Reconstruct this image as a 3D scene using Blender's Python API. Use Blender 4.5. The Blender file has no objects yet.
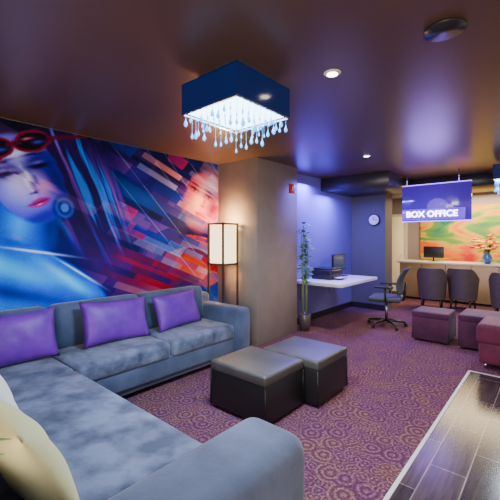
import bpy, bmesh, math, random
import numpy as np
from mathutils import Vector, Matrix, Euler
random.seed(7)
rad=math.radians
C=bpy.context.scene.collection

# ---------------------------------------------------------------- materials
def nm(name):
    m=bpy.data.materials.new(name); m.use_nodes=True
    nt=m.node_tree; b=nt.nodes['Principled BSDF']
    return m,nt,b
def mat(name,col,rough=.5,metal=0,emit=None,es=0,col2=None,nscale=6,bump=0,bscale=60,sheen=0,spec=.5,trans=0,lo=.35,hi=.65,coat=0):
    m,nt,b=nm(name)
    b.inputs['Base Color'].default_value=(*col,1)
    b.inputs['Roughness'].default_value=rough
    b.inputs['Metallic'].default_value=metal
    b.inputs['Specular IOR Level'].default_value=spec
    b.inputs['Sheen Weight'].default_value=sheen
    b.inputs['Transmission Weight'].default_value=trans
    b.inputs['Coat Weight'].default_value=coat
    if emit:
        b.inputs['Emission Color'].default_value=(*emit,1); b.inputs['Emission Strength'].default_value=es
    tc=nt.nodes.new('ShaderNodeTexCoord')
    if col2:
        n=nt.nodes.new('ShaderNodeTexNoise'); n.inputs['Scale'].default_value=nscale; n.inputs['Detail'].default_value=4
        r=nt.nodes.new('ShaderNodeValToRGB'); r.color_ramp.elements[0].position=lo; r.color_ramp.elements[1].position=hi
        r.color_ramp.elements[0].color=(*col,1); r.color_ramp.elements[1].color=(*col2,1)
        nt.links.new(tc.outputs['Object'],n.inputs['Vector']); nt.links.new(n.outputs['Fac'],r.inputs['Fac']); nt.links.new(r.outputs['Color'],b.inputs['Base Color'])
    if bump:
        n=nt.nodes.new('ShaderNodeTexNoise'); n.inputs['Scale'].default_value=bscale
        bp=nt.nodes.new('ShaderNodeBump'); bp.inputs['Strength'].default_value=bump; bp.inputs['Distance'].default_value=.01
        nt.links.new(tc.outputs['Object'],n.inputs['Vector']); nt.links.new(n.outputs['Fac'],bp.inputs['Height']); nt.links.new(bp.outputs['Normal'],b.inputs['Normal'])
    return m

M={}
M['ceil']=mat('ceiling_paint',(.098,.054,.033),.32,col2=(.125,.068,.041),nscale=.7,spec=.6)
M['wall']=mat('wall_paint',(.33,.27,.25),.7,bump=.1)
M['column']=mat('column_paint',(.27,.21,.17),.6,col2=(.30,.235,.19),bump=.05)
M['alcove']=mat('alcove_paint',(.17,.15,.42),.6,bump=.05)
M['grey']=mat('grey_paint',(.10,.10,.11),.6)
M['dark']=mat('soffit_paint',(.035,.03,.035),.35)
M['trim']=mat('trim_black',(.02,.015,.02),.35)
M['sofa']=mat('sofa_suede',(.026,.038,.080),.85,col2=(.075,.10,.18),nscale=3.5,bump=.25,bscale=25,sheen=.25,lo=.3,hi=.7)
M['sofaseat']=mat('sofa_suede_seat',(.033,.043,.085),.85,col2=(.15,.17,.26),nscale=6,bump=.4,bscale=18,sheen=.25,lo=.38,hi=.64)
M['purple']=mat('purple_satin',(.10,.006,.28),.5,col2=(.17,.012,.38),nscale=8,sheen=.05,bump=.2,bscale=14)
M['cream']=mat('cream_cloth',(.68,.60,.27),.8,bump=.2,bscale=40)
M['white']=mat('white_cloth',(.75,.72,.6),.8,bump=.2,bscale=40)
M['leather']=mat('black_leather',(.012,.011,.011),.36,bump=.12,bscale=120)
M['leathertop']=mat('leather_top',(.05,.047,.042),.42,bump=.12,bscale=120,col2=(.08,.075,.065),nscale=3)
M['maroon']=mat('maroon_velvet',(.055,.007,.042),.75,col2=(.09,.013,.06),sheen=.08)
M['red']=mat('red_velvet',(.11,.006,.04),.7,col2=(.16,.012,.05),sheen=.08)
M['black']=mat('black_plastic',(.015,.015,.018),.35)
M['mesh']=mat('mesh_fabric',(.05,.055,.065),.7)
M['chrome']=mat('chrome',(.75,.75,.78),.15,1)
M['steel']=mat('steel',(.5,.5,.52),.35,1)
M['edge']=mat('edge_strip',(.62,.60,.60),.4)
M['wood']=mat('dark_wood',(.05,.025,.015),.4)
M['wdesk']=mat('white_laminate',(.75,.73,.8),.3)
M['counter']=mat('counter_wood',(.50,.34,.17),.4,col2=(.60,.42,.22),nscale=3)
M['ctop']=mat('counter_top',(.75,.68,.6),.25)
M['shade']=mat('lamp_shade',(.85,.72,.5),.8,emit=(1,.74,.40),es=3.4)
M['blueshade']=mat('chandelier_shade',(.003,.008,.04),.12,emit=(.004,.045,.36),es=.15,coat=.3)
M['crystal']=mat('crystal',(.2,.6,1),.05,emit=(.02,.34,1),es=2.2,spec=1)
M['led']=mat('led_panel',(.9,.95,1),.4,emit=(.50,.82,1),es=9)
M['down']=mat('downlight_glass',(1,1,1),.4,emit=(1,.9,.75),es=12)
M['leaf']=mat('leaf',(.06,.22,.05),.45,col2=(.15,.38,.08))
M['bamboo']=mat('bamboo_stem',(.25,.35,.08),.4)
M['pot']=mat('ceramic_pot',(.08,.06,.06),.3)
M['vase']=mat('glass_vase',(.10,.22,.6),.1,spec=.8)
M['fl1']=mat('petal_orange',(.9,.25,.03),.6); M['fl2']=mat('petal_yellow',(.9,.65,.05),.6); M['fl3']=mat('petal_red',(.7,.03,.05),.6)
M['alarm']=mat('alarm_red',(.6,.03,.02),.4)
M['screen']=mat('monitor_screen',(.02,.02,.03),.1,emit=(.2,.3,.6),es=.2)
M['textl']=mat('sign_letters',(1,1,1),.4,emit=(.9,.82,1),es=8)
M['signp']=mat('sign_panel',(.05,.02,.2),.2,emit=(.14,.03,.95),es=1.6)
M['signb']=mat('sign_glow_band',(.03,.015,.12),.12,emit=(.12,.025,.70),es=.45,coat=.5)  # emission stands in for purple light falling on the bulkhead face
M['signe']=mat('sign_edge_light',(.3,.15,1),.2,emit=(.3,.12,1),es=4)
M['door']=mat('door_paint_glow',(.8,.66,.4),.5,emit=(1,.75,.4),es=.35)  # emission puts the warm light on the door into its material
M['clockf']=mat('clock_face',(.8,.8,.85),.4)
M['paper']=mat('paper',(.8,.8,.78),.7)

# wicker
m,nt,b=nm('wicker')
tc=nt.nodes.new('ShaderNodeTexCoord'); w=nt.nodes.new('ShaderNodeTexWave'); w.bands_direction='Z'; w.inputs['Scale'].default_value=14; w.inputs['Distortion'].default_value=1.5
r=nt.nodes.new('ShaderNodeValToRGB'); r.color_ramp.elements[0].color=(.03,.022,.02,1); r.color_ramp.elements[1].color=(.18,.125,.10,1)
nt.links.new(tc.outputs['Object'],w.inputs['Vector']); nt.links.new(w.outputs['Fac'],r.inputs['Fac']); nt.links.new(r.outputs['Color'],b.inputs['Base Color'])
b.inputs['Roughness'].default_value=.6; M['wicker']=m

# carpet : scattered medallion rings over mottled purple ground
m,nt,b=nm('carpet_medallion')
tc=nt.nodes.new('ShaderNodeTexCoord')
wn=nt.nodes.new('ShaderNodeTexNoise'); wn.inputs['Scale'].default_value=9; nt.links.new(tc.outputs['Object'],wn.inputs['Vector'])
wm=nt.nodes.new('ShaderNodeMixRGB'); wm.blend_type='ADD'; wm.inputs['Fac'].default_value=.03; nt.links.new(tc.outputs['Object'],wm.inputs[1]); nt.links.new(wn.outputs['Color'],wm.inputs[2])
def mathn(op,a,bv=None,cv=None):
    n=nt.nodes.new('ShaderNodeMath'); n.operation=op
    for i,x in enumerate((a,bv,cv)):
        if x is None: continue
        if isinstance(x,(int,float)): n.inputs[i].default_value=x
        else: nt.links.new(x,n.inputs[i])
    return n.outputs[0]
def rings(scale,freq,rnd,off=0):
    mp=nt.nodes.new('ShaderNodeMapping'); mp.inputs['Location'].default_value=(off,off*1.7,0); nt.links.new(wm.outputs[0],mp.inputs[0])
    v=nt.nodes.new('ShaderNodeTexVoronoi'); v.voronoi_dimensions='2D'; v.inputs['Scale'].default_value=scale; v.inputs['Randomness'].default_value=rnd
    nt.links.new(mp.outputs[0],v.inputs['Vector'])
    return v,mathn('SINE',mathn('MULTIPLY',v.outputs['Distance'],freq))
v1,s1=rings(7.2,22,.65); v2,s2=rings(17,16,.9,3.3)
n=nt.nodes.new('ShaderNodeTexNoise'); n.inputs['Scale'].default_value=75; n.inputs['Detail'].default_value=3; nt.links.new(tc.outputs['Object'],n.inputs['Vector'])
sp=nt.nodes.new('ShaderNodeSeparateColor'); nt.links.new(v1.outputs['Color'],sp.inputs[0])
gate=mathn('GREATER_THAN',sp.outputs[1],.5)
mixs=nt.nodes.new('ShaderNodeMixRGB'); nt.links.new(gate,mixs.inputs['Fac']); nt.links.new(s2,mixs.inputs[1]); nt.links.new(s1,mixs.inputs[2])
f=mathn('MULTIPLY_ADD',mixs.outputs[0],.10,.17)
f=mathn('MULTIPLY_ADD',n.outputs['Fac'],.66,f)
r=nt.nodes.new('ShaderNodeValToRGB'); e=r.color_ramp.elements
e[0].position=.28; e[0].color=(.055,.020,.040,1); e[1].position=.80; e[1].color=(.36,.23,.18,1)
x=e.new(.50); x.color=(.125,.048,.082,1)
nt.links.new(f,r.inputs['Fac'])
mx=nt.nodes.new('ShaderNodeMixRGB'); mx.blend_type='MULTIPLY'; mx.inputs['Fac'].default_value=.8
nt.links.new(r.outputs['Color'],mx.inputs[1]); 
r2=nt.nodes.new('ShaderNodeValToRGB'); r2.color_ramp.elements[0].color=(.80,.58,.95,1); r2.color_ramp.elements[1].color=(1,.95,.70,1)
nt.links.new(sp.outputs[0],r2.inputs['Fac']); nt.links.new(r2.outputs['Color'],mx.inputs[2])
nt.links.new(mx.outputs[0],b.inputs['Base Color']); b.inputs['Roughness'].default_value=.95; b.inputs['Specular IOR Level'].default_value=.1
M['carpet']=m
# tiles
m,nt,b=nm('porcelain_plank_tile')
tc=nt.nodes.new('ShaderNodeTexCoord'); mp=nt.nodes.new('ShaderNodeMapping'); mp.inputs['Rotation'].default_value=(0,0,rad(90))
br=nt.nodes.new('ShaderNodeTexBrick'); br.inputs['Color1'].default_value=(.030,.024,.026,1); br.inputs['Color2'].default_value=(.062,.048,.045,1); br.inputs['Mortar'].default_value=(.20,.18,.18,1)
br.inputs['Scale'].default_value=1; br.inputs['Mortar Size'].default_value=.0035; br.inputs['Brick Width'].default_value=.62; br.inputs['Row Height'].default_value=.205
nt.links.new(tc.outputs['Object'],mp.inputs['Vector']); nt.links.new(mp.outputs[0],br.inputs['Vector'])
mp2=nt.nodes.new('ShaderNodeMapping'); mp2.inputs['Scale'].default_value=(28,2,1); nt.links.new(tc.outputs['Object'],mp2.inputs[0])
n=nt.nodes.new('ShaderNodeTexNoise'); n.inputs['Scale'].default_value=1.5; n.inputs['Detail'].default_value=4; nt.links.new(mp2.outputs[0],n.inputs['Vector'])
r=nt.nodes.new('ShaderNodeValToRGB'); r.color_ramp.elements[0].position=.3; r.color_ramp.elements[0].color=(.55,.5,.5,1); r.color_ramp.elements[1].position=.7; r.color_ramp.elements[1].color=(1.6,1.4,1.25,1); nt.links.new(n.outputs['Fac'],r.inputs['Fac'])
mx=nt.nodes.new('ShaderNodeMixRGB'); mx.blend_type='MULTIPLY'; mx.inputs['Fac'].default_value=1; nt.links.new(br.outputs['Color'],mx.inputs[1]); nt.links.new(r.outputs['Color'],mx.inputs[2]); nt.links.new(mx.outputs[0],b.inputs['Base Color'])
b.inputs['Roughness'].default_value=.2; b.inputs['Specular IOR Level'].default_value=.4; M['tile']=m
# painting
m,nt,b=nm('abstract_painting')
tc=nt.nodes.new('ShaderNodeTexCoord'); mp=nt.nodes.new('ShaderNodeMapping'); mp.inputs['Scale'].default_value=(.8,1,2.2); mp.inputs['Rotation'].default_value=(0,rad(15),0); mp.inputs['Location'].default_value=(.7,0,.25)
n=nt.nodes.new('ShaderNodeTexNoise'); n.inputs['Scale'].default_value=1.2; n.inputs['Detail'].default_value=5; n.inputs['Distortion'].default_value=.9
r=nt.nodes.new('ShaderNodeValToRGB'); e=r.color_ramp.elements
e[0].position=.34; e[0].color=(.01,.16,.12,1); e[1].position=.68; e[1].color=(.60,.02,.01,1)
for p,c in ((.44,(.14,.34,.05,1)),(.50,(.75,.42,.02,1)),(.58,(.80,.15,.01,1))):
    q=e.new(p); q.color=c
nt.links.new(tc.outputs['Object'],mp.inputs[0]); nt.links.new(mp.outputs[0],n.inputs['Vector']); nt.links.new(n.outputs['Fac'],r.inputs['Fac']); nt.links.new(r.outputs['Color'],b.inputs['Base Color']); M['painting']=m

# ---------------------------------------------------------------- geometry helpers
CUR=[None,Vector((0,0,0))]
def begin(name,loc=(0,0,0),rz=0,absolute=True):
    e=bpy.data.objects.new(name,None); e.empty_display_size=.1; C.objects.link(e)
    e.location=loc; e.rotation_euler=(0,0,rad(rz)); CUR[0]=e; CUR[1]=Vector(loc) if absolute else Vector((0,0,0)); return e
def end(): CUR[0]=None; CUR[1]=Vector((0,0,0))
def addobj(name,me,loc,mt,smooth=False,rot=None):
    o=bpy.data.objects.new(name,me); C.objects.link(o)
    o.location=Vector(loc)-CUR[1]
    if rot: o.rotation_euler=rot
    if CUR[0]: o.parent=CUR[0]
    if mt: me.materials.append(M[mt])
    if smooth:
        for p in me.polygons: p.use_smooth=True
    return o
def bmo(name,bm,loc,mt,smooth=False,rot=None):
    me=bpy.data.meshes.new(name); bm.normal_update(); bm.to_mesh(me); bm.free()
    return addobj(name,me,loc,mt,smooth,rot)
def box(name,x0,x1,y0,y1,z0,z1,mt,bev=0,seg=3,rot=None,puff=0):
    bm=bmesh.new(); bmesh.ops.create_cube(bm,size=1)
    sx,sy,sz=x1-x0,y1-y0,z1-z0
    for v in bm.verts: v.co=Vector((v.co.x*sx,v.co.y*sy,v.co.z*sz))
    if bev: bmesh.ops.bevel(bm,geom=bm.edges[:],offset=bev,segments=seg,profile=.5,affect='EDGES')
    if puff:
        bmesh.ops.subdivide_edges(bm,edges=[e for e in bm.edges if e.calc_length()>bev*3],cuts=7,use_grid_fill=True)
        for v in bm.verts:
            if v.co.z>sz*.45:
                v.co.z+=puff*max(0,(1-(2*v.co.x/sx)**2))*max(0,(1-(2*v.co.y/sy)**2))
    return bmo(name,bm,((x0+x1)/2,(y0+y1)/2,(z0+z1)/2),mt,bool(bev),rot)
def cyl(name,p1,p2,r,mt,r2=None,n=16,smooth=True):
    p1=Vector(p1);p2=Vector(p2);d=p2-p1
    bm=bmesh.new(); bmesh.ops.create_cone(bm,cap_ends=True,segments=n,radius1=r,radius2=r if r2 is None else r2,depth=d.length)
    q=d.to_track_quat('Z','Y').to_matrix().to_4x4(); bmesh.ops.transform(bm,matrix=q,verts=bm.verts)
    o=bmo(name,bm,(p1+p2)/2,mt,False)
    for p in o.data.polygons:
        p.use_smooth=len(p.vertices)==4 and n>6
    return o
def lathe(name,prof,loc,mt,n=24):
    bm=bmesh.new(); rings=[]
    for r,z in prof:
        rings.append([bm.verts.new((r*math.cos(2*math.pi*i/n),r*math.sin(2*math.pi*i/n),z)) for i in range(n)])
    for a,b2 in zip(rings,rings[1:]):
        for i in range(n): bm.faces.new((a[i],a[(i+1)%n],b2[(i+1)%n],b2[i]))
    bm.faces.new(rings[0][::-1]); bm.faces.new(rings[-1])
    return bmo(name,bm,loc,mt,True)
def pillow(name,w,h,t,loc,rot,mt):
    bm=bmesh.new(); N=18; g={}
    for s in (1,-1):
        for i in range(N+1):
            for j in range(N+1):
                u=2*i/N-1; v=2*j/N-1
                if s==-1 and (i in(0,N) or j in(0,N)): g[s,i,j]=g[1,i,j]; continue
                x=u*w/2*(1-.07*(1-v*v)); y=v*h/2*(1-.07*(1-u*u))
                z=s*t/2*((1-abs(u)**2.6)*(1-abs(v)**2.6))**.55
                z+=.006*math.sin(9*u+4*v)*(1-abs(u))*(1-abs(v))
                g[s,i,j]=bm.verts.new((x,y,z))
    for s in (1,-1):
        for i in range(N):
            for j in range(N):
                f=[g[s,i,j],g[s,i+1,j],g[s,i+1,j+1],g[s,i,j+1]]
                if s==-1: f=f[::-1]
                bm.faces.new(f)
    return bmo(name,bm,loc,mt,True,rot)
def text(name,body,size,loc,rot,mt,ext=.006):
    cu=bpy.data.curves.new(name,'FONT'); cu.body=body; cu.size=size; cu.extrude=ext; cu.align_x='CENTER'; cu.align_y='CENTER'; cu.materials.append(M[mt]); cu.offset=.003
    o=bpy.data.objects.new(name,cu); C.objects.link(o); o.location=Vector(loc)-CUR[1]; o.rotation_euler=rot
    if CUR[0]: o.parent=CUR[0]
    return o

H=2.555; CAM=1.46
# ---------------------------------------------------------------- room shell
box('floor',-4.0,3.2,-2.6,10.2,-.12,-.012,'trim')
bm=bmesh.new()
def quad(bm,x0,x1,y0,y1,z=0):
    bm.faces.new([bm.verts.new(p) for p in ((x0,y0,z),(x1,y0,z),(x1,y1,z),(x0,y1,z))])
TX=-.715
quad(bm,-3.95,TX,-2.6,10.1); quad(bm,TX,3.2,4.5,10.1)
bmo('floor_carpet',bm,(0,0,0),'carpet')
bm=bmesh.new(); quad(bm,TX,3.2,-2.6,4.5)
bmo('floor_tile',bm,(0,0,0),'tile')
box('trim_1',TX-.012,TX+.012,-2.6,4.5,-.01,.005,'edge')
box('trim_2',TX,3.2,4.49,4.51,-.01,.005,'edge')
box('ceiling',-4.0,3.2,-2.6,10.2,H,H+.12,'ceil')
box('wall_left',-3.95,-3.81,-2.6,10.1,0,H,'wall')
box('wall_back',-3.95,3.2,10.0,10.15,0,H,'wall')
box('wall_alcove',-3.80,-3.3,4.631,7.5,0,H,'alcove')
box('wall_partition',-3.299,-2.585,7.1,7.5,0,H,'grey')
box('baseboard_alcove',-3.3,-3.285,4.64,7.09,0,.11,'trim')
box('baseboard_partition',-3.28,-2.57,7.08,7.099,0,.11,'trim')
box('wall_column',-3.809,-3.05,3.656,4.63,0,H,'column',.004,1)
box('ceiling_soffit',-3.3,-2.05,5.8,7.099,2.33,H-.001,'dark',.003,1)
box('ceiling_soffit_rear',-3.3,-.3,7.1,8.2,2.36,H-.001,'dark',.003,1)
begin('door_1',(-3.3,9.97,0))
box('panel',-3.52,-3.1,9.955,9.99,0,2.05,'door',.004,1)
box('frame_left',-3.58,-3.52,9.94,9.995,0,2.11,'ctop'); box('frame_right',-3.1,-3.04,9.94,9.995,0,2.11,'ctop'); box('frame_top',-3.52,-3.1,9.94,9.995,2.05,2.11,'ctop')
cyl('handle',(-3.16,9.95,1.0),(-3.16,9.90,1.0),.012,'chrome'); end()
begin('wall_painting',(-1.2,9.97,1.5))
box('canvas',-2.7,.9,9.96,9.995,.78,2.26,'painting')
end()

# ---------------------------------------------------------------- mural
y0,y1,z0,z1=-1.2,3.65,.0,H-.003
NY,NZ=760,400
ys=np.linspace(y0,y1,NY); zs=np.linspace(z0,z1,NZ)
Y,Z=np.meshgrid(ys,zs)
col=np.zeros((NZ,NY,3))
def sm(x): x=np.clip(x,0,1); return x*x*(3-2*x)
def hsh(a,b): 
    v=np.sin(a*12.9898+b*78.233)*43758.5453; return v-np.floor(v)
def vnoise(Y,Z,f,sd=0):
    a=Y*f; b2=Z*f; i=np.floor(a); j=np.floor(b2); u=sm(a-i); v=sm(b2-j)
    return (hsh(i+sd,j)*(1-u)+hsh(i+1+sd,j)*u)*(1-v)+(hsh(i+sd,j+1)*(1-u)+hsh(i+1+sd,j+1)*u)*v
def fbm(Y,Z,f,sd=0): return (vnoise(Y,Z,f,sd)+.5*vnoise(Y,Z,2*f,sd+7)+.25*vnoise(Y,Z,4*f,sd+13))/1.75
def blend(c,mk):
    global col
    mk=np.clip(mk,0,1)[...,None]; col=col*(1-mk)+np.array(c)*mk
def ell(cy,cz,ry,rz,rot=0,soft=.15):
    a=rad(rot); dy=Y-cy; dz=Z-cz; u=(dy*math.cos(a)+dz*math.sin(a))/ry; v=(-dy*math.sin(a)+dz*math.cos(a))/rz
    return sm((1-np.sqrt(u*u+v*v))/soft+.5)
def gau(cy,cz,ry,rz,rot=0):
    a=rad(rot); dy=Y-cy; dz=Z-cz; u=(dy*math.cos(a)+dz*math.sin(a))/ry; v=(-dy*math.sin(a)+dz*math.cos(a))/rz
    return np.exp(-(u*u+v*v))
def seg(a,b,w,soft=.01):
    ay,az=a; by,bz=b; dy,dz=by-ay,bz-az; L=dy*dy+dz*dz
    t=np.clip(((Y-ay)*dy+(Z-az)*dz)/L,0,1); d=np.hypot(Y-ay-t*dy,Z-az-t*dz); return sm((w-d)/soft+.5)
t=sm((Y-1.7)/1.5)
col[...]=np.array((.08,.10,.34)); blend((.32,.22,.42),t*.55)
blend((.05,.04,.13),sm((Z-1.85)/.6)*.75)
blend((.85,.26,.12),gau(3.05,1.10,.85,.36,10)*.9)
blend((.70,.18,.30),gau(2.25,1.25,.5,.25,-20)*.65)
blend((.18,.42,.70),gau(2.35,1.95,.5,.16,-25)*.5)
palL=np.array([(.07,.09,.28),(.14,.24,.58),(.38,.56,.84),(.24,.16,.44),(.05,.05,.15),(.50,.38,.64)])
palR=np.array([(.82,.24,.18),(.88,.52,.44),(.11,.12,.32),(.60,.64,.80),(.62,.24,.38),(.22,.27,.52)])
for (kz,kY,rh,cw,sh,al,seed,th) in ((1,.40,.30,1.3,.8,.60,1,.42),(1,.40,.17,.95,.8,.80,5,.50),(1,.40,.085,.75,.8,.75,9,.66)):
    row=np.floor((Z*kz+Y*kY)/rh); ph=hsh(row,seed)*3; cc=np.floor((Y-sh*Z)/cw+ph)
    h1=hsh(row+seed,cc); h2=hsh(row*3.1,cc+seed*2); h3=hsh(row+.5,cc*1.7+seed)
    L=palL[(h2*5.99).astype(int)]; R=palR[(h2*5.99).astype(int)]
    warm=np.clip(.05+.9*np.exp(-((Y-3.0)/.9)**2-((Z-1.10)/.42)**2)+.28*t,0,1)
    pick=(h3<warm)[...,None]; pc=np.where(pick,R,L)
    fr=(Y-sh*Z)/cw+ph; fr=fr-np.floor(fr)
    mk=((h1>th)*al*(.55+.45*fr)*sm((Y-1.70)/.5))[...,None]
    col=col*(1-mk)+pc*mk
for k in range(7):
    c0=1.7+k*.36+.07*math.sin(k*4)
    ln=np.abs((Y-c0)*.72-(2.5-Z)*.70)
    blend((.65,.72,.92),sm((.005-ln)/.006+.5)*.5*sm((Y-1.8)/.4))
# hair
blend((.07,.045,.14),ell(1.20,2.10,.72,.60,-15,.4))
hair=ell(1.70,1.92,.38,.74,28,.5)
q=Y*.85+Z*.35+.05*fbm(Y,Z,3,4)
st=fbm(q*14,Z*.8,1,2)
blend((.15,.10,.28),hair*.85); blend((.56,.42,.72),hair*sm((st-.48)*4)*.75); blend((.42,.60,.92),hair*sm((fbm(q*22,Z,1,9)-.56)*6)*.75)
# neck & shoulder
blend((.12,.26,.70),ell(1.12,1.58,.28,.42,-4,.5))
blend((.48,.68,.96),gau(1.07,1.60,.12,.32,-6)*.9); blend((.05,.08,.34),gau(1.34,1.60,.07,.3,-2)*.8)
sh=ell(1.05,1.00,.98,.40,-24,.10); blend((.08,.24,.74),sh)
blend((.46,.78,1.0),gau(.95,1.20,.62,.12,-22)*sh); blend((.52,.82,1),gau(1.5,1.04,.38,.07,-38)*sh)
blend((.05,.10,.42),gau(.95,.96,.5,.05,-18)*sh*.7); blend((.40,.62,.97),gau(.95,.82,.6,.08,-14)*sh*.85)
blend((.86,.96,1),gau(1.2,1.33,.35,.014,-10)*.9); blend((.82,.95,1),gau(1.62,1.10,.28,.014,-35)*.9)
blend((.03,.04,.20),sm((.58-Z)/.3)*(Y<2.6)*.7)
# tilted head, painted in its own rotated frame with a slight glitch displacement per band
Y0,Z0=Y,Z
gl=(hsh(np.floor((Z0+Y0*.40)/.075),4)-.5)*.035
fa=rad(24); cyf,czf=1.16,2.03; S=1.18
dy=(Y0+gl-cyf)/S; dz=(Z0-czf)/S
Y=1.24+dy*math.cos(fa)+dz*math.sin(fa); Z=2.06-dy*math.sin(fa)+dz*math.cos(fa)
O=.20
face=ell(1.02+O,2.06,.27,.37,6,.14)
blend((.36,.36,.74),face)
blend((.78,.76,.96),gau(.96+O,2.08,.17,.23,6)*face); blend((.90,.60,.78),gau(1.13+O,1.97,.10,.08,10)*face*.75); blend((.84,.86,1),gau(1.02+O,2.27,.20,.05,-2)*face*.8)
blend((.12,.11,.40),gau(1.25+O,1.98,.08,.26,8)*face*.95); blend((.20,.17,.48),gau(1.0+O,1.73,.18,.05,4)*face*.8)
for (ey,ez) in ((1.15+O,2.15),(.90+O,2.15)):
    blend((.15,.11,.36),gau(ey,ez+.015,.095,.060,0)*.92*face); blend((.52,.50,.80),gau(ey,ez+.012,.06,.018,0)*.8)
    blend((.03,.02,.10),gau(ey,ez-.012,.078,.013,-4)); blend((.04,.03,.12),gau(ey+.01,ez-.026,.055,.010,0)*.7)
    blend((.14,.10,.30),gau(ey,ez+.085,.085,.013,-2)*.9)
blend((.36,.32,.66),gau(1.065+O,2.04,.018,.09,-4)*.8); blend((.14,.09,.34),gau(1.03+O,1.945,.038,.011,0)*.9); blend((.97,.97,1),gau(1.02+O,2.05,.014,.09,-2)*.8)
blend((.60,.16,.44),ell(1.03+O,1.86,.078,.030,2,.8)); blend((.25,.05,.22),gau(1.03+O,1.862,.07,.006,1)*.9); blend((.98,.74,.86),gau(1.02+O,1.846,.03,.006,2)*.8)
for (gy,gz) in ((.90+O,2.335),(1.18+O,2.335)):
    blend((.42,.18,.22),ell(gy,gz,.145,.088,0,.16)); blend((.07,.03,.10),ell(gy,gz,.122,.066,0,.22)); blend((.75,.45,.48),gau(gy-.03,gz+.025,.05,.010,-5)); blend((.38,.42,.74),gau(gy+.04,gz-.018,.05,.016,-5)*.8)
blend((.30,.13,.18),seg((1.30+O,2.33),(1.62+O,2.28),.018,.02)*.9); blend((.30,.13,.18),seg((1.0+O,2.34),(1.08+O,2.34),.014,.015)*.9)
Y,Z=Y0,Z0
for rr,c in ((.11,(.12,.12,.32)),(.09,(.40,.48,.74)),(.068,(.14,.15,.38)),(.04,(.48,.56,.86))):
    blend(c,ell(1.48,1.77,rr,rr*1.15,15,.5)*.75)
# --- second portrait on the right
Y=Y0+gl*1.3
f2=ell(3.36,1.98,.34,.46,-22,.25)
blend((.64,.34,.40),f2*.8); blend((.92,.68,.62),gau(3.28,2.00,.14,.22,-22)*f2*.9); blend((.55,.62,.84),gau(3.52,2.22,.14,.2,-10)*f2*.8); blend((.35,.14,.24),gau(3.52,1.85,.08,.25,-22)*f2*.7)
for (ey,ez) in ((3.22,2.13),(3.48,2.04)):
    blend((.38,.15,.22),gau(ey,ez+.01,.10,.045,-20)*.9); blend((.85,.78,.82),gau(ey,ez,.04,.010,-20)*.6); blend((.08,.02,.06),gau(ey,ez,.018,.016)*.8); blend((.08,.02,.06),gau(ey,ez+.022,.08,.012,-22)*.9); blend((.20,.07,.11),gau(ey,ez+.085,.09,.014,-22)*.9)
blend((.50,.18,.22),gau(3.37,1.99,.018,.08,-20)*.6); blend((.35,.10,.14),gau(3.33,1.91,.04,.012,-20)*.7)
blend((.66,.08,.12),ell(3.31,1.78,.10,.040,-20,.6)); blend((.30,.02,.07),gau(3.31,1.78,.09,.006,-20)); blend((.98,.6,.55),gau(3.30,1.765,.04,.007,-20)*.7)
Y=Y0
# translucent slanted blocks over the print
for (rh,cw,al,sd,th,lo) in ((.085,.7,.34,3,.74,2.1),(.17,.95,.30,21,.62,1.8),(.12,.8,.16,33,.66,.3)):
    row=np.floor((Z+Y*.40)/rh); cc=np.floor((Y-.8*Z)/cw+hsh(row,sd)*3)
    h=hsh(row+2+sd,cc)[...,None]; cc2=np.where(h>.86,np.array((.72,.56,.66)),np.array((.10,.15,.42)))
    mk=((hsh(row+2+sd,cc)>th)*al*sm((Y-lo)/.6))[...,None]; col=col*(1-mk)+cc2*mk
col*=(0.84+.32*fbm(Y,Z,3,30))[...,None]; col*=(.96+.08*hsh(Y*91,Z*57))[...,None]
lin=np.clip(col,0,1)**2.35
verts=[(0,float(a),float(b2)) for b2 in zs for a in ys]
faces=[(j*NY+i,j*NY+i+1,(j+1)*NY+i+1,(j+1)*NY+i) for j in range(NZ-1) for i in range(NY-1)]
me=bpy.data.meshes.new('mural_artwork'); me.from_pydata(verts,[],faces)
ca=me.color_attributes.new('art','FLOAT_COLOR','POINT')
buf=np.ones((NZ*NY,4),dtype=np.float32); buf[:,:3]=lin.reshape(-1,3); ca.data.foreach_set('color',buf.ravel())
m,nt,b=nm('mural_print'); vc=nt.nodes.new('ShaderNodeVertexColor'); vc.layer_name='art'
hs=nt.nodes.new('ShaderNodeHueSaturation'); hs.inputs['Saturation'].default_value=1.2; hs.inputs['Value'].default_value=1.4
nt.links.new(vc.outputs['Color'],hs.inputs['Color']); nt.links.new(hs.outputs['Color'],b.inputs['Base Color']); b.inputs['Roughness'].default_value=.6; b.inputs['Specular IOR Level'].default_value=.15
M['mural']=m
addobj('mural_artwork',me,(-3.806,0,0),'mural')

# ---------------------------------------------------------------- sectional sofa
begin('sectional_sofa',(-2.4,1.6,0))
box('plinth_long',-3.74,-2.90,.1,3.2,.05,.24,'sofa',.02)
box('plinth_short',-2.95,-.82,.08,1.13,.05,.24,'sofa',.02)
box('seat_base_long',-3.78,-2.87,.06,3.24,.10,.30,'sofa',.03)
box('seat_base_short',-2.90,-.80,.06,1.17,.10,.30,'sofa',.03)
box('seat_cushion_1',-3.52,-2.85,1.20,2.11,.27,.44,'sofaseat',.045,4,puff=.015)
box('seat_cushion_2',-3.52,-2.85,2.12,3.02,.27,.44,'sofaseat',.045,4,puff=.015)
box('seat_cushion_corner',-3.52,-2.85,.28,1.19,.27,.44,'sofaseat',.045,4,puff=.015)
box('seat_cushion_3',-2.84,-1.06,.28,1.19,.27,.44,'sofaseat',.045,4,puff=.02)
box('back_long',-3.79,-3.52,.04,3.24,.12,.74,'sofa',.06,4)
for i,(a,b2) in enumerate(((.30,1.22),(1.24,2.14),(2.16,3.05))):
    box('back_cushion_%d'%(i+1),-3.66,-3.42,a,b2,.42,.84,'sofa',.07,5,rot=(0,rad(-6),0))
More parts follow.
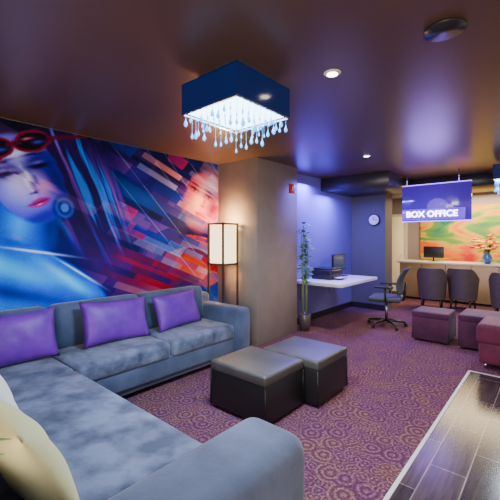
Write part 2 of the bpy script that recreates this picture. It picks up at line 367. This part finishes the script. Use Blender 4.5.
box('back_short',-3.6,-.78,-.02,.26,.12,.80,'sofa',.07,4)
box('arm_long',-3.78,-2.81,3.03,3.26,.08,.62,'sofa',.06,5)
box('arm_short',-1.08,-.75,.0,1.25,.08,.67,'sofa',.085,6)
for i,(a,b2) in enumerate(((-3.7,.15),(-3.7,3.15),(-2.92,3.15),(-.88,.12),(-.88,1.1),(-2.8,1.08))):
    box('foot_%d'%i,a-.03,a+.03,b2-.03,b2+.03,0,.1,'wood')
end()
pillow('throw_pillow',.56,.42,.17,(-3.27,.93,.655),(rad(74),0,rad(90)),'purple')
pillow('throw_pillow',.70,.42,.17,(-3.27,1.76,.65),(rad(72),rad(2),rad(90)),'purple')
pillow('throw_pillow',.62,.40,.16,(-3.27,2.50,.645),(rad(72),rad(-3),rad(92)),'purple')
pillow('throw_pillow',.50,.46,.16,(-1.46,.44,.655),(rad(64),0,rad(180)),'cream')
pillow('throw_pillow',.48,.50,.15,(-1.92,.44,.70),(rad(70),0,rad(175)),'white')

# ---------------------------------------------------------------- cube ottomans
def ottoman(x0,x1,y0,y1,h,body,top,name='cube_ottoman'):
    begin(name,((x0+x1)/2,(y0+y1)/2,0))
    for i,(a,b2) in enumerate(((x0+.05,y0+.05),(x1-.05,y0+.05),(x0+.05,y1-.05),(x1-.05,y1-.05))): cyl('foot_%d'%(i+1),(a,b2,0),(a,b2,.03),.022,'black')
    box('body',x0+.004,x1-.004,y0+.004,y1-.004,.025,h-.075,body,.012)
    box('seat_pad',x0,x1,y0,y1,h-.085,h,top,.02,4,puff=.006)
    for i,(a,b2) in enumerate(((x0+.006,y0+.006),(x1-.006,y0+.006),(x1-.006,y1-.006))): cyl('piping_%d'%(i+1),(a,b2,.03),(a,b2,h-.09),.006,body,n=8)
    end()
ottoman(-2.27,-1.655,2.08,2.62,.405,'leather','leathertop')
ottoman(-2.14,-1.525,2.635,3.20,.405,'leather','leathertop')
ottoman(-1.57,-1.10,5.35,5.83,.42,'maroon','maroon')
ottoman(-.98,-.42,5.32,5.9,.45,'maroon','maroon')
begin('lounge_bench',(-.35,4.9,0))
box('base',-.66,.3,4.66,5.22,.06,.30,'red',.03)
box('seat_cushion',-.68,.32,4.64,5.24,.28,.50,'red',.05,4,puff=.015)
for i,(a,b2) in enumerate(((-.6,4.72),(.24,4.72),(-.6,5.16),(.24,5.16))): cyl('leg_%d'%(i+1),(a,b2,0),(a,b2,.07),.02,'chrome')
end()

# ---------------------------------------------------------------- floor lamp
lx,ly=-3.5,3.455; hw=.14
begin('floor_lamp',(lx,ly,0))
box('base_plate',lx-hw,lx+hw,ly-hw,ly+hw,0,.025,'wood',.004,2)
for i,(sx,sy) in enumerate(((-1,-1),(1,-1),(-1,1),(1,1))):
    box('leg_%d'%(i+1),lx+sx*hw-.011,lx+sx*hw+.011,ly+sy*hw-.011,ly+sy*hw+.011,.0,1.67,'wood')
for z in (1.10,1.655):
    for i,(a,b2,c,d) in enumerate(((-hw,hw,-hw-.01,-hw+.01),(-hw,hw,hw-.01,hw+.01),(-hw-.01,-hw+.01,-hw,hw),(hw-.01,hw+.01,-hw,hw))):
        box('rail',lx+a,lx+b2,ly+c,ly+d,z-.01,z+.01,'wood')
for i,(a,b2,c,d) in enumerate(((-.125,.125,-.125,-.121),(-.125,.125,.121,.125),(-.125,-.121,-.125,.125),(.121,.125,-.125,.125))):
    box('shade_side_%d'%(i+1),lx+a,lx+b2,ly+c,ly+d,1.115,1.635,'shade')
cyl('stem',(lx,ly,.02),(lx,ly,1.3),.01,'wood')
end()

# ---------------------------------------------------------------- crystal chandelier
def chandelier(x0,x1,y0,y1,zb,zt,seed):
    rnd=random.Random(seed)
    cx,cy=(x0+x1)/2,(y0+y1)/2
    begin('crystal_chandelier',(cx,cy,zt))
    box('ceiling_plate',cx-.18,cx+.18,cy-.18,cy+.18,zt-.01,H-.002,'chrome')
    t_=.008
    for i,(a,b2,c,d) in enumerate(((x0,x1,y0,y0+t_),(x0,x1,y1-t_,y1),(x0,x0+t_,y0+t_,y1-t_),(x1-t_,x1,y0+t_,y1-t_))): box('shade_side_%d'%(i+1),a,b2,c,d,zb,zt,'blueshade')
    box('shade_top',x0,x1,y0,y1,zt-.008,zt,'blueshade')
    for i,(a,b2,c,d) in enumerate(((x0,x1,y0-.002,y0+.01),(x0,x1,y1-.01,y1+.002),(x0-.002,x0+.01,y0,y1),(x1-.01,x1+.002,y0,y1))): box('chrome_rim_%d'%(i+1),a,b2,c,d,zb-.008,zb,'chrome')
    box('light_panel',x0+.01,x1-.01,y0+.01,y1-.01,zb+.012,zb+.02,'led')
    bm=bmesh.new()
    def drop(x,y,z,r):
        Mx=Matrix.Translation((x-cx,y-cy,z-zt))
        bmesh.ops.create_uvsphere(bm,u_segments=8,v_segments=6,radius=r,matrix=Mx@Matrix.Diagonal((1,1,1.5,1)))
        bmesh.ops.create_cone(bm,segments=6,radius1=r*.6,radius2=.001,depth=r*2.2,matrix=Mx@Matrix.Translation((0,0,r*2.1)))
        bmesh.ops.create_cone(bm,segments=4,radius1=.0012,radius2=.0012,depth=max(.01,zb-z-r*2),matrix=Matrix.Translation((x-cx,y-cy,(zb+z+r*2)/2-zt)))
    n=10
    for i in range(n):
        for j in range(n):
            x=x0+.02+(x1-x0-.04)*i/(n-1); y=y0+.02+(y1-y0-.04)*j/(n-1)
            edge=i in(0,n-1) or j in(0,n-1)
            drop(x,y,zb-(rnd.uniform(.05,.17) if edge or rnd.random()<.3 else rnd.uniform(.02,.06)),rnd.uniform(.009,.014) if edge else .007)
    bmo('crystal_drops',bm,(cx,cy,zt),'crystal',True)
    end()
chandelier(-1.92,-1.405,1.50,2.04,2.30,2.50,1)
chandelier(-.66,-.15,5.9,6.4,2.28,2.48,2)

begin('ceiling_speaker',(-.44,2.06,H)); lathe('grille',[(.1,0),(.1,.008),(.085,.012)],(-.44,2.06,H-.0125),'black',32); end()
def downlight(x,y,r=.045):
    begin('recessed_downlight',(x,y,H)); lathe('rim',[(r,0),(r+.012,.006),(r+.012,.008)],(x,y,H-.009),'ctop',24); cyl('lens',(x,y,H-.012),(x,y,H-.008),r*.8,'down',n=24); end()
DL=[(-1.12,2.12),(-1.9,4.55),(-2.2,-1.2),(.9,1.0),(.9,3.2),(-1.0,7.3)]  # third entry is an unseen downlight, added to light the mural
for a,b2 in DL: downlight(a,b2)

begin('fire_alarm',(-3.04,4.46,2.21)); box('housing',-3.0499,-3.015,4.40,4.52,2.14,2.28,'alarm',.006,2); box('strobe',-3.015,-3.0,4.44,4.48,2.17,2.25,'wdesk',.004,2); end()
begin('wall_clock',(-2.8,7.08,1.83)); 
cyl('rim',(-2.8,7.098,1.83),(-2.8,7.06,1.83),.12,'black',n=32); cyl('face',(-2.8,7.06,1.83),(-2.8,7.054,1.83),.10,'clockf',n=32)
box('hour_hand',-2.805,-2.795,7.048,7.053,1.83,1.89,'black'); box('minute_hand',-2.8,-2.72,7.048,7.053,1.825,1.835,'black'); end()

# ---------------------------------------------------------------- wall desk
begin('wall_desk',(-2.9,5.6,0))
box('top',-3.298,-2.45,4.92,6.35,.70,.755,'wdesk',.006,2)
for i,yy in enumerate((5.1,6.15)):
    box('bracket_%d'%(i+1),-3.298,-2.75,yy-.02,yy+.02,.66,.70,'steel'); box('bracket_post_%d'%(i+1),-3.298,-3.27,yy-.02,yy+.02,.4,.66,'steel')
end()
begin('desktop_printer',(-3.0,5.45,.755)); box('body',-3.2,-2.82,5.3,5.72,.756,.92,'black',.02); box('lid',-3.19,-2.84,5.32,5.70,.92,.945,'black',.01); box('paper_tray',-2.82,-2.70,5.38,5.64,.775,.785,'mesh',.003,1); box('output_paper',-2.83,-2.71,5.40,5.62,.787,.79,'paper'); end()
begin('computer_monitor',(-3.05,6.05,.755)); box('foot',-3.15,-2.92,5.95,6.15,.756,.77,'black',.004,2); cyl('neck',(-3.08,6.05,.77),(-3.08,6.05,.92),.018,'black'); box('bezel',-3.08,-3.04,5.8,6.3,.86,1.16,'black',.008,2); box('screen',-3.04,-3.036,5.82,6.28,.88,1.14,'screen'); end()

# ---------------------------------------------------------------- office chair (faces -X locally)
begin('office_chair',(-2.12,5.88,0),rz=12,absolute=False)
for i in range(5):
    a=rad(72*i+20); ex,ey=.30*math.cos(a),.30*math.sin(a)
    cyl('base_arm_%d'%(i+1),(0,0,.11),(ex,ey,.075),.024,'black',r2=.014); cyl('caster_%d'%(i+1),(ex-.012*math.sin(a),ey+.012*math.cos(a),.03),(ex+.012*math.sin(a),ey-.012*math.cos(a),.03),.03,'black')
    cyl('caster_stem_%d'%(i+1),(ex,ey,.03),(ex,ey,.08),.008,'black',n=8)
cyl('gas_lift',(0,0,.10),(0,0,.42),.025,'steel'); box('mechanism',-.1,.1,-.08,.08,.40,.44,'black',.01)
box('seat',-.25,.24,-.25,.25,.43,.51,'mesh',.035,4,puff=.01)
bm=bmesh.new(); N=10; g={}
for s in (0,1):
    for i in range(N+1):
        for j in range(N+1):
            u=2*i/N-1; v=j/N; wdt=.23*(1-.18*v*v-.12*(1-v)**2)
            g[s,i,j]=bm.verts.new((.24+.10*v-.06*math.sin(v*3.1)+s*.03-.05*u*u,u*wdt,.56+.42*v))
for i in range(N):
    for j in range(N):
        for s in (0,1):
            f=[g[s,i,j],g[s,i+1,j],g[s,i+1,j+1],g[s,i,j+1]]; bm.faces.new(f if s else f[::-1])
for k in range(N):
    for q in ([g[0,k,0],g[0,k+1,0],g[1,k+1,0],g[1,k,0]],[g[1,k,N],g[1,k+1,N],g[0,k+1,N],g[0,k,N]],[g[0,0,k+1],g[0,0,k],g[1,0,k],g[1,0,k+1]],[g[0,N,k],g[0,N,k+1],g[1,N,k+1],g[1,N,k]]): bm.faces.new(q)
bmo('backrest',bm,(0,0,0),'mesh',True)
cyl('back_spine_lower',(.08,0,.42),(.27,0,.46),.018,'black'); cyl('back_spine',(.27,0,.46),(.30,0,.75),.018,'black')
for s in (-1,1):
    cyl('arm_post_%d'%s,(.02,s*.26,.44),(.02,s*.29,.67),.015,'black'); box('arm_pad_%d'%s,-.14,.14,s*.29-.03,s*.29+.03,.66,.695,'black',.012); cyl('arm_link_%d'%s,(.02,0,.43),(.02,s*.27,.44),.014,'black')
end()

# ---------------------------------------------------------------- plants
def leafblade(bm,base,dirv,L,wd):
    d=Vector(dirv).normalized(); up=Vector((0,0,1)); side=d.cross(up)
    if side.length<.01: side=Vector((1,0,0))
    side.normalize()
    n=5
    rows=[]
    for i in range(n+1):
        t=i/n; p=Vector(base)+d*L*t+Vector((0,0,-.35*L*t*t)); w_=wd*math.sin(math.pi*min(.98,.08+t*.92))
        rows.append((bm.verts.new(p-side*w_),bm.verts.new(p+Vector((0,0,.15*w_))),bm.verts.new(p+side*w_)))
    for a,b2 in zip(rows,rows[1:]):
        bm.faces.new((a[0],a[1],b2[1],b2[0])); bm.faces.new((a[1],a[2],b2[2],b2[1]))
px_,py_=-3.0,4.77
begin('potted_bamboo',(px_,py_,0)); lathe('pot',[(.07,0),(.09,.1),(.10,.26),(.09,.27),(.085,.24)],(px_,py_,0),'pot')
rnd=random.Random(3); bm=bmesh.new()
for i in range(4):
    a=i*1.6; x,y=px_+.035*math.cos(a),py_+.035*math.sin(a); hgt=1.35+.10*i
    cyl('stem_%d'%(i+1),(x,y,.22),(x+.02*math.cos(a),y+.01*math.sin(a),hgt),.008,'bamboo',n=8)
    for k in range(26):
        z=.78+(hgt-.75)*k/25+rnd.uniform(-.02,.05); th=rnd.uniform(-2.6,.6)
        leafblade(bm,(x-px_,y-py_,z),(math.cos(th),math.sin(th)*.5,rnd.uniform(-.2,.7)),rnd.uniform(.09,.14),.034)
bmo('leaves',bm,(px_,py_,0),'leaf'); end()
px_,py_=-1.32,-.26
begin('potted_plant',(px_,py_,0)); lathe('pot',[(.12,0),(.15,.15),(.17,.38),(.155,.39),(.15,.34)],(px_,py_,0),'pot')
bm=bmesh.new(); rnd=random.Random(5)
for i in range(9):
    a=i*.7; r_=.06+.02*(i%3); x,y=px_+.04*math.cos(a),py_+.04*math.sin(a); hh=.82+.05*(i%4)
    cyl('stem_%d'%(i+1),(x,y,.35),(px_+r_*math.cos(a),py_+r_*math.sin(a),hh),.006,'bamboo',n=8)
    for k in range(5):
        th=a+rnd.uniform(-.9,.9); leafblade(bm,(r_*math.cos(a),r_*math.sin(a),hh-.02*k),(math.cos(th),math.sin(th),.7),rnd.uniform(.14,.2),.035)
leafblade(bm,(.05,.05,.9),(.30,1,.42),.57,.045); leafblade(bm,(.06,.05,.92),(.36,1,.34),.54,.04)
bmo('leaves',bm,(px_,py_,0),'leaf'); end()

# ---------------------------------------------------------------- sign
begin('box_office_sign',(-1.5,6.3,2.1))
RT=(rad(90),0,0)
box('painted_glow_band',-2.0,-.98,6.30,6.36,1.745,2.34,'signb',.004,1)  # bulkhead band above the sign, its purple glow put in as emission
box('edge_light_top',-2.0,-.98,6.295,6.365,2.34,2.352,'signe'); box('edge_light_bottom',-2.0,-.98,6.295,6.365,1.733,1.745,'signe')
box('lit_panel',-1.99,-1.06,6.275,6.299,1.76,1.94,'signp',.003,1)
for i,a in enumerate((-1.93,-1.15)): cyl('rod_%d'%(i+1),(a,6.33,2.35),(a,6.33,H-.001),.008,'chrome')
text('letters','BOX OFFICE',.138,(-1.54,6.267,1.85),RT,'textl')
end()

# ---------------------------------------------------------------- reception counter etc.
begin('reception_counter',(-1.3,9.2,0))
box('front_panel',-2.9,.4,8.95,9.0,.05,.86,'counter',.003,1); box('plinth',-2.85,.35,9.0,9.45,0,.06,'trim'); box('body',-2.88,.38,9.0,9.5,.06,.86,'counter'); box('worktop',-2.95,.45,8.88,9.56,.86,.905,'ctop',.006,2)
for i in range(6): box('panel_joint_%d'%i,-2.4+i*.5,-2.39+i*.5,8.945,8.952,.06,.85,'wood')
end()
begin('desktop_computer',(-2.2,9.2,.905)); box('foot',-2.3,-2.1,9.12,9.3,.906,.915,'black'); cyl('neck',(-2.2,9.2,.915),(-2.2,9.2,1.03),.018,'black'); box('screen_back',-2.42,-1.98,9.18,9.22,.99,1.26,'black',.01,2); end()
vx,vy=-1.12,9.1
begin('flower_vase',(vx,vy,.905)); lathe('vase',[(.05,0),(.085,.06),(.09,.14),(.05,.22),(.06,.26)],(vx,vy,.906),'vase')
bm=bmesh.new(); rnd=random.Random(11)
fl={'fl1':[], 'fl2':[], 'fl3':[]}
for i in range(44):
    th=rnd.uniform(0,6.28); ph=rnd.uniform(.15,1.4); Lr=rnd.uniform(.18,.40); d=Vector((math.cos(th)*math.cos(ph),math.sin(th)*math.cos(ph),math.sin(ph)))
    leafblade(bm,(0,0,.25),d,Lr,.03); fl[('fl1','fl2','fl3')[i%3]].append(Vector((0,0,.26))+d*(Lr*.95))
bmo('leaves',bm,(vx,vy,.905),'leaf')
for k,l in fl.items():
    bm=bmesh.new()
    for p in l:
        for q in range(6):
            a=q*math.pi/3; bmesh.ops.create_icosphere(bm,subdivisions=1,radius=.024,matrix=Matrix.Translation(p+Vector((.028*math.cos(a),.028*math.sin(a),.012*math.sin(3*a)))))
        bmesh.ops.create_icosphere(bm,subdivisions=1,radius=.018,matrix=Matrix.Translation(p+Vector((0,-.01,.01))))
    bmo('blossoms_'+k,bm,(vx,vy,.905),k,True)
end()
def wicker_chair(x,y,rz):
    begin('wicker_armchair',(x,y,0),rz,False)
    bm=bmesh.new(); n=24; rows=[]
    for i in range(n+1):
        a=rad(-205+ (230)*i/n) ; t=abs(2*i/n-1)
        top=.84-.20*sm(np.array((t-.35)/.5)).item(); rr=.27
        c,s=math.cos(a),math.sin(a)
        rows.append([bm.verts.new(p) for p in ((rr*.92*c,rr*.92*s,.20),(rr*1.08*c,rr*1.08*s,top),(( rr*1.08-.04)*c,(rr*1.08-.04)*s,top),((rr*.92-.04)*c,(rr*.92-.04)*s,.20))])
    for a,b2 in zip(rows,rows[1:]):
        for k in range(4): bm.faces.new((a[k],b2[k],b2[(k+1)%4],a[(k+1)%4]))
    bm.faces.new(rows[0]); bm.faces.new(rows[-1][::-1])
    bmo('woven_shell',bm,(0,0,0),'wicker',False)
    lathe('seat',[(.20,.0),(.235,.02),(.235,.08),(.2,.10)],(0,.0,.36),'cream'); lathe('apron',[(.23,0),(.235,.14)],(0,0,.22),'wicker')
    for i,(sx,sy) in enumerate(((-1,-1),(1,-1),(-1,1),(1,1))): cyl('leg_%d'%(i+1),(sx*.18,sy*.17,0),(sx*.16,sy*.15,.24),.016,'wood',r2=.02)
    end()
wicker_chair(-1.97,8.1,8); wicker_chair(-1.45,8.36,-5); wicker_chair(-.66,7.9,0)

# ---------------------------------------------------------------- lights
def light(kind,name,loc,energy,color,rot=(0,0,0),**kw):
    l=bpy.data.lights.new(name,kind); l.energy=energy; l.color=color
    for k,v_ in kw.items(): setattr(l,k,v_)
    o=bpy.data.objects.new(name,l); C.objects.link(o); o.location=loc; o.rotation_euler=rot; return o
def aim(o,target): o.rotation_euler=(Vector(target)-o.location).to_track_quat('-Z','Y').to_euler()
light('POINT','lamp_bulb',(lx,ly,1.38),48,(1,.66,.32),shadow_soft_size=.05)
light('POINT','lamp_uplight',(lx,ly,1.72),40,(1,.60,.25),shadow_soft_size=.05)
light('AREA','chandelier_light',(-1.66,1.77,2.10),78,(.52,.72,1),size=.45)
light('AREA','chandelier_light_far',(-.4,6.15,2.08),30,(.8,.85,1),size=.4)
for i,(a,b2) in enumerate(DL):
    light('SPOT','downlight_%d'%i,(a,b2,H-.03),(160,180,110,130,130,120)[i],(1,.84,.68),spot_size=rad(105),spot_blend=.9,shadow_soft_size=.06)
light('AREA','alcove_led',(-2.95,5.9,2.26),62,(.20,.16,1),size=.5)
light('AREA','alcove_led_2',(-3.1,5.2,2.4),44,(.20,.14,1),size=.3)
light('POINT','sign_glow',(-1.5,6.0,1.95),26,(.36,.2,1),shadow_soft_size=.3)
light('AREA','reception_light',(-1.4,9.0,2.5),150,(1,.78,.48),size=1.6)
aim(light('AREA','added_mural_fill',(.9,-1.9,2.1),135,(.93,.93,.98),size=1.6),(-3.6,1.8,1.6))  # unseen area light added behind the camera to brighten the mural
aim(light('AREA','added_ceiling_fill',(-.3,-1.4,1.1),65,(1,.74,.50),size=1.4),(-1.4,2.2,H))  # unseen upward area light, added to brighten the ceiling
w=bpy.data.worlds.new('World'); bpy.context.scene.world=w; w.use_nodes=True
w.node_tree.nodes['Background'].inputs[0].default_value=(.88,.83,.84,1); w.node_tree.nodes['Background'].inputs[1].default_value=.85

# ---------------------------------------------------------------- camera
cam=bpy.data.cameras.new('camera'); co=bpy.data.objects.new('camera',cam); C.objects.link(co)
co.location=(0,0,CAM); co.rotation_euler=(rad(90),0,rad(41)); cam.sensor_width=36; cam.lens=36*352/500; cam.shift_y=-.024; cam.clip_start=.02
bpy.context.scene.camera=co
